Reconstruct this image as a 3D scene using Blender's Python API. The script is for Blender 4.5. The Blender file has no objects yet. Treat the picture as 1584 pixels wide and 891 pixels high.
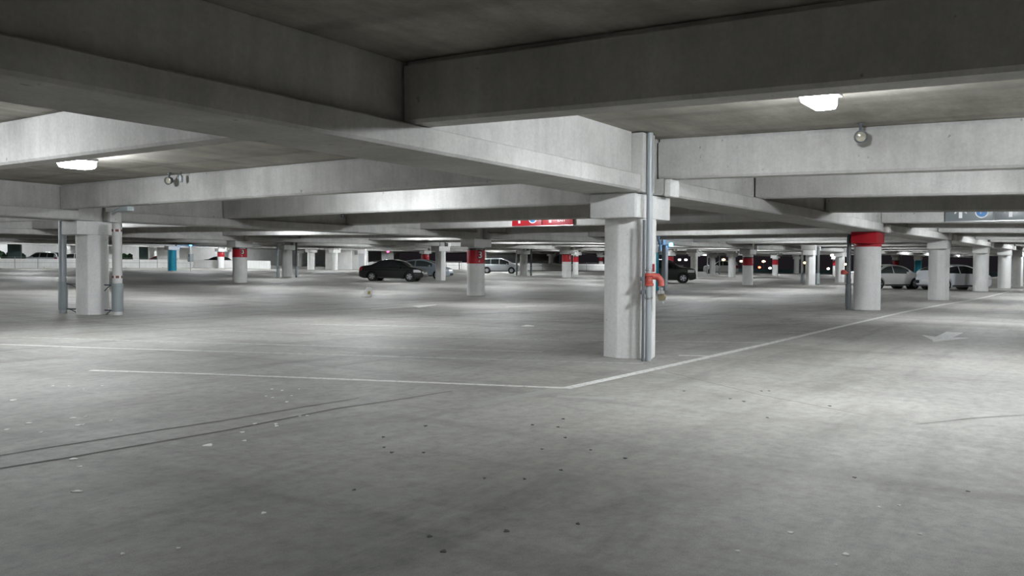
import bpy, bmesh, math, random
from mathutils import Vector, Matrix
random.seed(7)
SC = bpy.context.scene
COL = SC.collection
PI = math.pi
K = .0085
def fz(x, y):                      # the floor rises gently beyond the second row of columns
    return K*max(0., y-22.3)
def zc(x, y):                      # drainage falls of the deck overhead
    return .0085*max(0., 12.-x) + .0216*min(0., y-5.6) + K*max(0., y-22.3)

# ------------------------------------------------------------------ materials
MAT = {}
def mat(name, col, rough=.6, metal=0., emit=None, estr=0., spec=.5, trans=0., alpha=1.):
    m = bpy.data.materials.new(name); m.use_nodes = True
    b = m.node_tree.nodes['Principled BSDF']
    b.inputs['Base Color'].default_value = (*col, 1); b.inputs['Roughness'].default_value = rough
    b.inputs['Metallic'].default_value = metal; b.inputs['Specular IOR Level'].default_value = spec
    b.inputs['Transmission Weight'].default_value = trans
    if emit: b.inputs['Emission Color'].default_value = (*emit, 1); b.inputs['Emission Strength'].default_value = estr
    MAT[name] = m; return m
class NT:
    def __init__(s, m): s.m = m; s.t = m.node_tree; s.b = s.t.nodes['Principled BSDF']
    def n(s, typ, **kw):
        nd = s.t.nodes.new(typ)
        for k, v in kw.items():
            if k in nd.inputs: nd.inputs[k].default_value = v
            else: setattr(nd, k, v)
        return nd
    def l(s, a, b): s.t.links.new(a, b)
    def pos(s, scale=(1, 1, 1), rot=(0, 0, 0)):
        g = s.n('ShaderNodeNewGeometry'); mp = s.n('ShaderNodeMapping')
        mp.inputs['Scale'].default_value = scale; mp.inputs['Rotation'].default_value = rot
        s.l(g.outputs['Position'], mp.inputs['Vector']); return mp.outputs[0]
    def noise(s, vec, scale, detail=4, rough=.6, dist=0.):
        nd = s.n('ShaderNodeTexNoise'); nd.inputs['Scale'].default_value = scale; nd.inputs['Detail'].default_value = detail
        nd.inputs['Roughness'].default_value = rough; nd.inputs['Distortion'].default_value = dist
        s.l(vec, nd.inputs['Vector']); return nd.outputs['Fac']
    def ramp(s, fac, pts):
        r = s.n('ShaderNodeValToRGB'); e = r.color_ramp.elements
        while len(e) < len(pts): e.new(.5)
        for i, (p, c) in enumerate(pts):
            e[i].position = p; e[i].color = (*c, 1) if len(c) == 3 else c
        s.l(fac, r.inputs['Fac']); return r.outputs['Color']
    def mul(s, a, b, f=1., mode='MULTIPLY'):
        mx = s.n('ShaderNodeMix', data_type='RGBA', blend_type=mode); mx.inputs[0].default_value = f
        s.l(a, mx.inputs[6]); s.l(b, mx.inputs[7]); return mx.outputs[2]
    def bump(s, fac, strength, dist=.01):
        b = s.n('ShaderNodeBump'); b.inputs['Strength'].default_value = strength; b.inputs['Distance'].default_value = dist
        s.l(fac, b.inputs['Height']); s.l(b.outputs[0], s.b.inputs['Normal'])
g3 = lambda v: (v, v, v)
def concrete(name, lo, hi, streak=.25, pits=True, rough=.85):
    m = mat(name, hi, rough, spec=.25); t = NT(m)
    a = t.ramp(t.noise(t.pos(), 1.1, 6, .62), [(.3, lo), (.7, hi)])
    s = t.ramp(t.noise(t.pos((5, 5, .45)), 1.3, 4, .65), [(.3, g3(1-streak)), (.62, g3(1.))])
    f = t.ramp(t.noise(t.pos(), 22, 5, .7), [(.25, g3(.86)), (.7, g3(1.05))])
    c = t.mul(t.mul(a, s), f)
    if pits:
        p = t.ramp(t.noise(t.pos((1, 1, 1)), 7.5, 2, .5), [(.235, g3(.6)), (.27, g3(1.))])
        c = t.mul(c, p)
    t.l(c, t.b.inputs['Base Color']); t.bump(t.noise(t.pos(), 40, 3, .6), .12, .004); return m
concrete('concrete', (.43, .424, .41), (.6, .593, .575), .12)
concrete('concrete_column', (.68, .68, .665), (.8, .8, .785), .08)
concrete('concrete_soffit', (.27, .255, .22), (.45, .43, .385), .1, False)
concrete('white_wall', (.76, .76, .74), (.86, .86, .84), .1, False)
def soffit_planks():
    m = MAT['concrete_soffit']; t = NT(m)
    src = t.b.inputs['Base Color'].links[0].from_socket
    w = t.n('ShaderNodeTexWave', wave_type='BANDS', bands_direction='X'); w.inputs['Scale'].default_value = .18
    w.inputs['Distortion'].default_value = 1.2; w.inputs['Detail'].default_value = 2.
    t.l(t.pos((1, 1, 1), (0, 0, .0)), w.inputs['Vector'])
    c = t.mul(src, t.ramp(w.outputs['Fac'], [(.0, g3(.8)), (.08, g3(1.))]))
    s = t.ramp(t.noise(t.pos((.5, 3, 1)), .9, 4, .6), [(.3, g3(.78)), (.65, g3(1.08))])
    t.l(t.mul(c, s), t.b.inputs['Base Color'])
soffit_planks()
def floor_mat():
    m = mat('floor_concrete', (.3, .3, .28), .5, spec=.5); t = NT(m)
    a = t.ramp(t.noise(t.pos(), .33, 7, .65, .6), [(.28, (.245, .235, .214)), (.5, (.33, .319, .296)), (.74, (.395, .384, .361))])
    s = t.ramp(t.noise(t.pos((.35, 1.9, 1), (0, 0, -.39)), .75, 5, .65, .5), [(.3, g3(.6)), (.48, g3(.94)), (.72, g3(1.06))])
    s2 = t.ramp(t.noise(t.pos((2.2, .22, 1), (0, 0, -.39)), .5, 5, .62, .4), [(.32, g3(.7)), (.5, g3(1.))])
    f = t.ramp(t.noise(t.pos(), 7, 8, .78), [(.28, g3(.64)), (.5, g3(.96)), (.74, g3(1.2))])
    sp = t.ramp(t.noise(t.pos(), 130, 2, .6), [(.3, g3(.8)), (.7, g3(1.1))])
    c = t.mul(t.mul(t.mul(t.mul(a, s, .8), s2, .75), f), sp)
    t.l(c, t.b.inputs['Base Color'])
    r = t.n('ShaderNodeMapRange'); r.inputs['To Min'].default_value = .56; r.inputs['To Max'].default_value = .8
    t.l(t.noise(t.pos(), 1.6, 5, .65), r.inputs['Value']); t.l(r.outputs[0], t.b.inputs['Roughness'])
    t.bump(t.noise(t.pos(), 60, 3, .6), .08, .003)
floor_mat()
def worn(name, col, under, rough, lo=.36, hi=.5, scale=14):
    m = mat(name, col, rough, spec=.3); t = NT(m)
    t.l(t.ramp(t.noise(t.pos(), scale, 6, .72), [(lo, under), (hi, col)]), t.b.inputs['Base Color'])
worn('line_paint', (.62, .62, .6), (.33, .32, .3), .6)
worn('line_thin', (.5, .5, .48), (.27, .265, .25), .6, .4, .6, 9)
worn('line_faint', (.34, .335, .32), (.26, .255, .24), .6, .3, .7, 6)
worn('red_paint', (.4, .012, .022), (.28, .014, .02), .45, .25, .5, 5)
worn('teal_paint', (.015, .25, .36), (.01, .19, .28), .4, .2, .5, 4)
mat('joint_black', (.06, .057, .05), .9)
mat('crack', (.16, .152, .138), .9)
mat('white', (.8, .8, .8), .5)
mat('black', (.015, .015, .015), .5)
mat('sign_red', (.3, .008, .016), .35)
mat('sign_grey', (.16, .18, .19), .35)
mat('sign_blue', (.02, .18, .46), .4)
mat('gum_dark', (.05, .05, .052), .7)
mat('gum_pale', (.82, .82, .8), .7)
mat('pipe_grey', (.36, .39, .41), .45, .2)
mat('pipe_white', (.66, .65, .64), .5)
mat('pipe_dark', (.12, .13, .14), .5, .2)
mat('guard_grey', (.3, .34, .35), .6)
mat('rust_band', (.2, .085, .06), .7)
mat('valve_red', (.42, .07, .05), .5)
mat('brass', (.35, .3, .2), .4, .8)
mat('steel', (.5, .5, .5), .35, .9)
mat('housing', (.45, .46, .47), .5)
mat('lens', (.9, .93, 1.), .4, emit=(.92, .965, 1.), estr=215.)
mat('blue_lamp', (.1, .4, 1.), .4, emit=(.06, .42, 1.), estr=14.)
mat('red_lamp', (1., .05, .1), .4, emit=(1., .04, .12), estr=6.)
mat('street_amber', (1., .6, .25), .4, emit=(1., .56, .25), estr=9.)
mat('street_white', (1., .95, .85), .4, emit=(1., .92, .8), estr=8.)
mat('street_red', (1., .2, .1), .4, emit=(1., .12, .06), estr=5.)
mat('spot_lens', (.75, .72, .6), .12, .7)
mat('bag_white', (.86, .86, .83), .55)
mat('bag_print', (.5, .38, .12), .55)
mat('night_ground', (.02, .03, .03), .9)
mat('dark_teal', (.012, .04, .042), .6)
mat('pier_green', (.035, .06, .055), .8)
mat('hedge', (.02, .05, .02), .9)
mat('wire', (.25, .25, .25), .5, .5)
mat('curb_white', (.75, .75, .72), .7)
mat('tyre', (.012, .012, .012), .8)
mat('rim', (.55, .56, .58), .3, .85)
mat('glass_dark', (.012, .016, .016), .06, spec=.8)
mat('glass_clear', (.07, .09, .09), .05, spec=.9)
mat('lamp_glass', (.8, .82, .84), .12, .3)
mat('tail_red', (.25, .01, .012), .25)
mat('trim_black', (.02, .02, .02), .55)
def paint(name, col, metal=.3, rough=.28):
    m = mat(name, col, rough, metal); m.node_tree.nodes['Principled BSDF'].inputs['Coat Weight'].default_value = .6
paint('paint_black', (.006, .006, .007), 0., .2); paint('paint_silver', (.36, .38, .4), .0); paint('paint_bluesilver', (.36, .42, .48), .1)
paint('paint_green', (.03, .036, .03)); paint('paint_white', (.72, .72, .70), 0.); paint('paint_pearl', (.7, .72, .76), 0.)
paint('paint_dark', (.03, .045, .05)); paint('paint_red', (.25, .02, .02))

# ------------------------------------------------------------------ mesh builder
class MB:
    def __init__(s): s.v = []; s.f = []
    def add(s, vs, fs):
        b = len(s.v); s.v += [tuple(p) for p in vs]; s.f += [tuple(b+i for i in q) for q in fs]; return s
    def box(s, x0, x1, y0, y1, z0, z1, bev=0.):
        if bev <= 0:
            return s.add([(x, y, z) for z in (z0, z1) for x, y in ((x0, y0), (x1, y0), (x1, y1), (x0, y1))],
                         [(3, 2, 1, 0), (4, 5, 6, 7), (0, 1, 5, 4), (1, 2, 6, 5), (2, 3, 7, 6), (3, 0, 4, 7)])
        bm = bmesh.new(); bmesh.ops.create_cube(bm, size=1)
        for v in bm.verts: v.co = Vector(((x0+x1)/2+v.co.x*(x1-x0), (y0+y1)/2+v.co.y*(y1-y0), (z0+z1)/2+v.co.z*(z1-z0)))
        bmesh.ops.bevel(bm, geom=bm.edges[:], offset=bev, segments=2, affect='EDGES', profile=.6)
        s.bm(bm); return s
    def bm(s, bm):
        bm.verts.ensure_lookup_table(); bm.verts.index_update()
        s.add([v.co[:] for v in bm.verts], [[v.index for v in f.verts] for f in bm.faces]); bm.free(); return s
    def loft(s, rings, closed=True, cap=True):
        n = len(rings[0]); vs = [p for r in rings for p in r]; fs = []
        for i in range(len(rings)-1):
            for j in range(n if closed else n-1):
                k = (j+1) % n; fs.append((i*n+j, i*n+k, (i+1)*n+k, (i+1)*n+j))
        if cap: fs += [tuple(range(n-1, -1, -1)), tuple((len(rings)-1)*n+i for i in range(n))]
        return s.add(vs, fs)
    def lathe(s, prof, c=(0, 0), n=20, axis='z', o=(0, 0, 0), cap=True):
        rings = []
        for r, h in prof:
            ring = []
            for i in range(n):
                a = 2*PI*i/n; u, w = r*math.cos(a), r*math.sin(a)
                p = {'z': (u, w, h), 'y': (u, h, -w), 'x': (h, u, w)}[axis]
                ring.append((p[0]+o[0]+c[0], p[1]+o[1]+c[1], p[2]+o[2]))
            rings.append(ring)
        return s.loft(rings, True, cap)
    def tube(s, pts, r, n=10):
        rings = []
        for i, p in enumerate(pts):
            p = Vector(p); d = Vector(pts[min(i+1, len(pts)-1)])-Vector(pts[max(i-1, 0)]); d.normalize()
            u = d.cross(Vector((0, 0, 1))); u = d.cross(Vector((1, 0, 0))) if u.length < .05 else u
            u.normalize(); w = d.cross(u)
            rings.append([tuple(p+u*(r*math.cos(2*PI*k/n))+w*(r*math.sin(2*PI*k/n))) for k in range(n)])
        return s.loft(rings)
    def build(s, name, m, parent=None, smooth=35, fn=None):
        me = bpy.data.meshes.new(name)
        vs = [fn(*p) for p in s.v] if fn else s.v
        me.from_pydata(vs, [], s.f); me.update()
        bm = bmesh.new(); bm.from_mesh(me); bmesh.ops.recalc_face_normals(bm, faces=bm.faces[:]); bm.to_mesh(me); bm.free()
        if smooth:
            me.polygons.foreach_set('use_smooth', [True]*len(me.polygons)); me.set_sharp_from_angle(angle=math.radians(smooth))
        me.materials.append(MAT[m]); o = bpy.data.objects.new(name, me); COL.objects.link(o)
        if parent: o.parent = parent
        return o
def tag(o, label, cat, group=None, kind=None):
    o['label'] = label; o['category'] = cat
    if group: o['group'] = group
    if kind: o['kind'] = kind
    return o
def thing(name, label, cat, loc=(0, 0, 0), rz=0., group=None):
    o = bpy.data.objects.new(name, None); COL.objects.link(o); o.location = loc; o.rotation_euler = (0, 0, rz)
    o.empty_display_size = .2
    return tag(o, label, cat, group)
def copy_tree(o, parent=None):
    c = o.copy(); COL.objects.link(c)
    if parent: c.parent = parent
    for ch in list(o.children): copy_tree(ch, c)
    return c
def warp(x, y, z): return (x, y, z+zc(x, y))
def text_mb(txt, size):                                # flat lettering in the x-z plane, centred
    cu = bpy.data.curves.new('lettering', 'FONT'); cu.body = txt; cu.size = size; cu.align_x = 'CENTER'; cu.align_y = 'CENTER'
    cu.resolution_u = 3
    o = bpy.data.objects.new('lettering', cu); COL.objects.link(o)
    dg = bpy.context.evaluated_depsgraph_get(); me = bpy.data.meshes.new_from_object(o.evaluated_get(dg))
    mb = MB().add([(v.co.x, 0, v.co.y) for v in me.vertices], [tuple(p.vertices) for p in me.polygons])
    bpy.data.objects.remove(o); bpy.data.curves.remove(cu); bpy.data.meshes.remove(me); return mb

# ------------------------------------------------------------------ floor, deck overhead, perimeter
XS = [-16, 12, 60, 140]; YS = [-14, 5.6, 22.3, 60, 130]
def slab(name, z0, z1, fn, m):
    mb = MB(); nx, ny = len(XS), len(YS)
    top = [(x, y, z1) for x in XS for y in YS]; bot = [(x, y, z0) for x in XS for y in YS]; n = nx*ny; fs = []
    for i in range(nx-1):
        for j in range(ny-1):
            a, b, c, d = i*ny+j, (i+1)*ny+j, (i+1)*ny+j+1, i*ny+j+1
            fs += [(a, b, c, d), (n+d, n+c, n+b, n+a)]
    for i in range(nx-1):
        for j in (0, ny-1): fs.append((i*ny+j, (i+1)*ny+j, n+(i+1)*ny+j, n+i*ny+j))
    for j in range(ny-1):
        for i in (0, nx-1): fs.append((i*ny+j, i*ny+j+1, n+i*ny+j+1, n+i*ny+j))
    return mb.add(top+bot, fs).build(name, m, None, 0, fn)
tag(slab('floor', -.3, 0., lambda x, y, z: (x, y, z+fz(x, y)), 'floor_concrete'), 'stained grey concrete floor of the parking garage', 'floor', kind='structure')
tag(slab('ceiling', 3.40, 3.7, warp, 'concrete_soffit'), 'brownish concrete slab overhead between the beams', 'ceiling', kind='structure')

ROWS = [[(-16, -10.4), (140, -10.4)],
        [(-16, 6.1), (12.15, 6.1), (29.35, 6.15), (40.0, 5.65), (54.95, 5.5), (63.85, 5.1), (71.6, 4.95), (79.5, 4.75), (140, 4.5)],
        [(-16, 22.4), (12.75, 22.5), (30.3, 22.6), (42.6, 20.3), (58.6, 20.2), (74.3, 17.8), (140, 14)],
        [(-16, 42), (33.0, 42.2), (49.1, 40.0), (66.7, 39.7), (105, 40.9), (140, 40.9)],
        [(-16, 58), (46.0, 53.1), (71.7, 47.7), (80.6, 47.), (140, 52)],
        [(-16, 70), (76.3, 64.4), (112.3, 69.6), (140, 72)],
        [(-16, 84), (52.3, 77.6), (74.2, 79.7), (140, 84)],
        [(-16, 93.5), (69.0, 92.4), (140, 100)]]
def row_y(k, x):
    r = ROWS[k]
    for (x0, y0), (x1, y1) in zip(r, r[1:]):
        if x0 <= x <= x1: return y0+(y1-y0)*(x-x0)/(x1-x0)
    return r[-1][1]
# girders: wide flange below, narrower web above, one piece from column to column
PROF = [(-.47, 2.52), (.47, 2.52), (.5, 2.55), (.5, 2.755), (.485, 2.77), (.35, 2.77), (.35, 3.395), (-.35, 3.395), (-.35, 2.77), (-.485, 2.77), (-.5, 2.755), (-.5, 2.55)]
GL = {(1, 0): 'nearest wide-flanged concrete girder, running overhead from the upper left corner to the near column',
      (1, 1): 'concrete girder between the near column and the red-capped column',
      (1, 2): 'concrete girder beyond the red-capped column',
      (2, 0): 'concrete girder carried by the grey column with two pipes', (2, 1): 'concrete girder between the piped column and the red-banded 3 column'}
for k, r in enumerate(ROWS):
    for i, ((x0, y0), (x1, y1)) in enumerate(zip(r, r[1:])):
        d = Vector((x1-x0, y1-y0, 0)).normalized(); n = Vector((-d.y, d.x, 0))
        a0 = x0+(.16 if i else 0); a1 = x1-(.66 if i < len(r)-2 else 0)
        if k == 1 and i == 0: a1 = 12.15-.66
        cuts = [a0]+[c for c in (12.,) if a0 < c < a1]+[a1]; rings = []
        for cx in cuts:
            cy = y0+(y1-y0)*(cx-x0)/(x1-x0)
            rings.append([(cx, cy+u, z) for u, z in PROF])
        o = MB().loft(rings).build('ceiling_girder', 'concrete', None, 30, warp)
        tag(o, GL.get((k, i), 'concrete girder over a more distant row of columns'), 'girder', None if (k, i) in GL else 'distant girders', 'structure')
# beams between the girders
RX = [.4, 6.43, 12.35, 16.96, 22.36, 28.72, 32.73]+[37.9+5.35*i for i in range(19)]
LX = [.2, 6.06, 11.62, 16.65, 21.9, 25.95, 31.6, 37.2, 42.6]+[48.+5.35*i for i in range(17)]
CPOS = []
BL = {(0, 1): 'nearest concrete beam across the top right, dark face towards the camera', (0, 2): 'pale concrete beam meeting the near column, behind the right ceiling light',
      (0, 3): 'second pale concrete beam right of the near column', (0, 4): 'dark concrete beam crossing just above the grey overhead sign',
      (0, 5): 'concrete beam that carries the grey overhead sign',
      (1, 1): 'brightly lit concrete beam above the left ceiling light', (1, 2): 'pale concrete beam with the spotlight pair, from the piped column to the near girder',
      (1, 3): 'lit concrete beam one bay behind the spotlight pair', (1, 5): 'concrete beam that carries the red overhead sign'}
def beam(x, ya, yb, lab=None):
    w0, w1 = .165, .115
    sec = [(-w0+.03, 2.775), (w0-.03, 2.775), (w0, 2.81), (w0+.012, 3.34), (w1, 3.345), (w1, 3.395), (-w1, 3.395), (-w1, 3.345), (-w0-.012, 3.34), (-w0, 2.81)]
    cuts = [ya]+[c for c in (5.6, 22.3) if ya+.1 < c < yb-.1]+[yb]
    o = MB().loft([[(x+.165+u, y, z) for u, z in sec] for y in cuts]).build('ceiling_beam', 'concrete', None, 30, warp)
    tag(o, lab or 'concrete beam in the rows of beams further back', 'beam', None if lab else 'distant ceiling beams', 'structure')

# ------------------------------------------------------------------ columns
def octagon(r, x, y, z):
    return [(x+r*math.cos(PI/4*i), y+r*math.sin(PI/4*i), z) for i in range(8)]
def wrap(mb, cx, cy, r, a0, z0):                       # lay flat lettering round a column
    return MB().add([(cx+r*math.cos(a0+x/r), cy+r*math.sin(a0+x/r), z0+z) for x, y, z in mb.v], mb.f)
def column(x, y, label, style='round', r=.4, band=None, cap='concrete_column', base=None, near=False, group=None, digits='', zband=(1.5, 2.04), facing=None, small=False):
    z0 = fz(x, y) if base is None else base; dz = zc(x, y); hz = 2.14+dz
    t = thing('concrete_column', label, 'column', (x, y, z0+.002), 0, group); CPOS.append((x, y))
    def part(mb, name, m, sm=35, parent=None): return mb.build(name, m, parent or t, sm, lambda a, b, c: (a-x, b-y, c-z0-.002))
    if style == 'round':
        part(MB().lathe([(r-.01, z0+.002), (r, z0+.015), (r, hz)], (x, y), 32), 'shaft', 'concrete_column')
        R = r
    else:
        bm = bmesh.new(); vs = [bm.verts.new(p) for p in octagon(r*1.06, x, y, z0+.002)]; f = bm.faces.new(vs)
        e = bmesh.ops.extrude_face_region(bm, geom=[f])
        for v in e['geom']:
            if isinstance(v, bmesh.types.BMVert): v.co.z = hz
        ed = [q for q in bm.edges if abs(q.verts[0].co.z-q.verts[1].co.z) > .5]
        bmesh.ops.bevel(bm, geom=ed, offset=.025, segments=2, affect='EDGES', profile=.5)
        part(MB().bm(bm), 'shaft', 'concrete_column'); R = r
    c = MB().box(x-.63, x+.64, y-.38, y+.38, 2.142+dz, 2.505+dz, .02)
    part(c, 'capital', cap)
    if cap == 'red_paint':
        part(MB().lathe([(r+.006, 2.04+dz), (r+.006, 2.14+dz)], (x, y), 32), 'red_collar', 'red_paint')
    nk = MB().box(x-.65, x-.23, y-.51, y+.51, 2.51+dz, 3.385+dz+.0085*max(0, 12-x), .015)
    nk.box(x-.24, x+.13, y-.3, y+.3, 2.5+dz, 3.385+dz, .015)
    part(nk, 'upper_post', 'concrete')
    part(MB().box(x+.15, x+.5, y-.60, y-.488, 2.49+dz, 2.765+dz, .035), 'ledge_block', 'concrete_column')
    if band:
        za, zb = z0+zband[0], z0+zband[1]
        b = part(MB().lathe([(R+.003, za), (R+.007, za+.004), (R+.007, zb-.004), (R+.003, zb)], (x, y), 32), 'paint_band', band)
        if band == 'teal_paint': return t
        part(MB().lathe([(R+.003, zb), (R+.008, zb+.003), (R+.008, zb+.085), (R+.003, zb+.088)], (x, y), 32), 'black_band', 'black')
        a = math.atan2(-y, -x) if facing is None else math.radians(facing)
        if digits and not small:
            s = (zb-za)/.6
            disc = MB(); ng = 28; disc.add([(0, 0, 0)]+[(.165*s*math.cos(2*PI*i/ng), 0, .175*s*math.sin(2*PI*i/ng)) for i in range(ng)], [(0, 1+i, 1+(i+1) % ng) for i in range(ng)])
            part(wrap(disc, x, y, R+.009, a, za+.38*s), 'number_disc', 'black', 0, b)
            part(wrap(text_mb(digits[0], .42*s), x, y, R+.012, a, za+.38*s), 'numeral', 'white', 0, b)
            part(wrap(text_mb('4', .17*s), x, y, R+.011, a-.12, za+.1*s), 'small_numeral', 'white', 0, b)
            bar = MB()
            for q in range(9): bar.box(-.19+q*.042, -.19+q*.042+.03, -.0, .001, -.018, .018)
            part(wrap(bar, x, y, R+.011, a, zb+.045), 'lettering', 'white', 0, b)
        elif digits:
            for q, ch in enumerate(digits):
                part(wrap(text_mb(ch, .26), x, y, R+.012, a, zb-.12-.2*q), 'numeral', 'white', 0, b)
    return t
# row of columns along the drive aisle
column(12.15, 6.08, 'near octagonal grey column with red valve and standpipe on its right side', 'oct', .4)
column(29.35, 6.2, 'round grey column with a bright red painted capital', 'round', .41, cap='red_paint')
column(40.0, 5.6, 'plain octagonal column behind the red-capped column, in front of the white car with the rounded tail', 'oct', .39)
column(54.95, 5.55, 'plain round column at the nose of the rounded white car', 'round', .4)
column(63.85, 5.1, 'plain column left of the red signal lamp by the aisle', 'round', .38)
column(71.6, 4.95, 'plain column right of the red signal lamp by the aisle', 'oct', .38)
column(79.5, 4.75, 'plain pale column at the right edge of the frame', 'oct', .45)
# second row
column(12.75, 22.55, 'grey octagonal column standing between two pipes at the left', 'oct', .4)
column(30.33, 22.73, 'grey column with large red band numbered 3, standing alone left of the silver minivan', 'round', .39, 'red_paint', digits='3', facing=245, zband=(1.42, 2.0))
column(42.7, 20.1, 'teal painted column mostly hidden behind the near column', 'round', .4, 'teal_paint', zband=(.02, 2.08))
column(58.6, 20.25, 'round red-banded column standing alone between the dark green suv and the column flanked by two pipes', 'round', .36, 'red_paint', digits='24', small=True, facing=270, zband=(1.38, 1.88))
column(63.1, 17.2, 'plain column flanked by two pipes, right of the red-banded column beyond the near girder', 'oct', .34)
column(74.3, 17.85, 'plain column just left of the red-capped column, far behind it', 'oct', .36)
# third row and beyond
column(33.0, 42.3, 'grey column with red band numbered 3, left of the triple pipe group', 'round', .42, 'red_paint', digits='3', facing=255, zband=(1.52, 2.0), base=.19)
column(49.1, 40.05, 'plain octagonal column in front of the silver car', 'oct', .36)
column(66.7, 39.75, 'column with red band numbered 2, left of the near column', 'round', .42, 'red_paint', digits='22', small=True, facing=250, zband=(1.45, 2.1))
column(46.0, 53.15, 'plain column between two tall pipes, left of the white room', 'oct', .37)
column(71.7, 47.75, 'plain column between two dark pipes at the nose of the silver minivan', 'oct', .36)
column(80.6, 46.9, 'small distant red-banded column close behind the red band numbered 2', 'round', .3, 'red_paint', zband=(1.4, 1.95))
column(88.2, 32.2, 'plain far column right of the white suv', 'oct', .38)
column(81.8, 33.8, 'plain far column just right of the dark green suv', 'oct', .36)
column(105.0, 40.9, 'far column between thin pipes in front of the white suv', 'oct', .37)
column(102.9, 32.2, 'far red-banded column against the night opening, left of the column flanked by pipes', 'round', .33, 'red_paint', zband=(1.35, 1.9))
column(116.3, 28.5, 'far red-banded column partly behind the plain column left of the red-capped one', 'round', .34, 'red_paint', zband=(1.3, 1.9))
column(128.0, 36.9, 'faint grey column at the night opening', 'oct', .36)
column(75.3, 33.6, 'red-banded column rising behind the dark green suv', 'round', .38, 'red_paint', zband=(1.4, 2.05))
column(76.3, 64.5, 'red-banded column behind the silver car', 'round', .44, 'red_paint', digits='2', small=True, facing=262, zband=(1.3, 2.0))
column(52.3, 77.7, 'teal painted column beside the blue emergency lamp at the left', 'round', .42, 'teal_paint', zband=(.02, 2.1))
column(69.0, 92.2, 'small red-banded column at the white barrier, left of the column numbered 3', 'round', .42, 'red_paint', digits='2', small=True, facing=262, zband=(1.45, 2.0))
column(73.1, 80.1, 'far plain column left of the white room', 'oct', .43)
column(75.4, 78.4, 'far plain column at the left corner of the white room', 'oct', .34)
column(112.3, 69.7, 'far white column at the barrier between the dark openings', 'oct', .36)
column(92.8, 85.0, 'far column under the red exit lamp behind the black sedan', 'oct', .4)
column(123.3, 67.0, 'tiny far column with red band right of the column numbered 2', 'round', .33, 'red_paint', zband=(1.5, 2.0))
column(124.0, 22.6, 'far red-banded column behind the white sedan roof', 'round', .4, 'red_paint', zband=(1.3, 2.0))
column(109.2, 17.5, 'far teal painted column above the bonnet of the white sedan', 'round', .4, 'teal_paint', zband=(.02, 2.05))

for k, xs in ((0, RX), (1, LX)):
    for i, x in enumerate(xs):
        ya, yb = row_y(k, x)+.39, row_y(k+1, x)-.39
        for px, py in CPOS:
            if abs(px-(x+.165)) < 1.05:
                if abs(py-row_y(k, x)) < .8 and not (k == 1 and False): ya = max(ya, py+.53)
                if abs(py-row_y(k+1, x)) < .8 and not (k == 0 and i == 2): yb = min(yb, py-.53)
        beam(x, ya, yb, BL.get((k, i)))
for k in range(2, 7):
    for i in range(22):
        x = 10.+5.35*i
        if x < (12 if k < 4 else 25): continue
        ya, yb = row_y(k, x)+.39, row_y(k+1, x)-.39
        for px, py in CPOS:
            if abs(px-(x+.165)) < 1.05:
                if abs(py-ya) < 1.2: ya = max(ya, py+.53)
                if abs(py-yb) < 1.2: yb = min(yb, py-.53)
        beam(x, ya, yb)

# ------------------------------------------------------------------ ceiling lights
def ceiling_light(x, y, label, group=None):
    z = 3.40+zc(x, y)
    t = thing('ceiling_light', label, 'light', (x, y, z-.004), 0, group)
    for sx in (-.18, .18): MB().tube([(sx, 0, -.06), (sx, 0, -.0)], .014).build('hanger', 'steel', t)
    MB().box(-.33, .33, -.16, .16, -.12, -.06, .015).build('housing', 'housing', t)
    rings = [[(a*sx, b*sx, zz) for a, b in ((-.31, -.11), (.31, -.11), (.31, .11), (-.31, .11))] for sx, zz in ((1., -.121), (1., -.2), (.9, -.245), (.6, -.265))]
    MB().loft(rings).build('diffuser', 'lens', t)
    return t
LP = [(9.2, 2.45, 'bright ceiling light at the upper right, below the nearest cross beam'), (8.6, 15.7, 'bright long ceiling light at the left under the lit beam'),
      ]
main = [ceiling_light(*a) for a in LP]
far = []
for x in (34.9, 45.3, 51., 61.5, 72.2, 83., 93.5, 104.3, 120.3):
    for y in (2.5, 14.6): far.append((x, y))
far += [(3.9, 12.7), (14.3, 1.2), (14.8, 14.6), (25.6, 2.5), (23.9, 17.0), (-3., 14.5), (-9.5, 2.5), (-3., -5.5)]  # lights behind the camera are unseen fill, added for the dim foreground
for x in (25.6, 9.2, 36): far.append((x, -5.5))
for x in (9., 19.2, 29.8, 40.5, 51.3, 61.9, 72.6, 83.4, 99., 115.):
    for y in (28.3, 35.6): far.append((x, y))
for x in (19.5, 40.5, 51.3, 62., 78., 94., 110.):
    for y in (48.0 if x < 60 else 43.8,): far.append((x, y))
for x in (29.8, 51.3, 67.3, 83.3, 99.5): far.append((x, 58.5))
for x in (35.2, 51.3, 67.3, 83.3, 100.): far.append((x, 72.3))
for x in (35.2, 44., 51.3, 57., 62.5, 67.8, 89., 97.): far.append((x, 88.8 if x < 75 else 74.5))  # lights in front of the barrier wall are added to brighten it
for x in (30., 42., 55., 68., 80., 92.): far += [(x, 99.5), (x+3, 113.), (x+1, 120.)]
far += [(105., 69.), (118., 62.), (126., 50.), (112., 76.), (123., 30.), (123., 10.)]
far += [(71.5, 74.), (77., 74.5), (82.2, 75.), (66.2, 84.), (71.5, 84.2), (77., 57.), (82.2, 54.), (87.6, 61.), (93., 64.), (71.5, 53.), (57., 66.), (61.8, 80.)]  # extra lights added to brighten the zones round the white room and minivan
for x, y in far:
    c = copy_tree(main[0]); c.location = (x, y, 3.40+zc(x, y)-.004)
    tag(c, 'ceiling light in the other bays, some added as fill light', 'light', 'distant ceiling lights')

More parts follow.
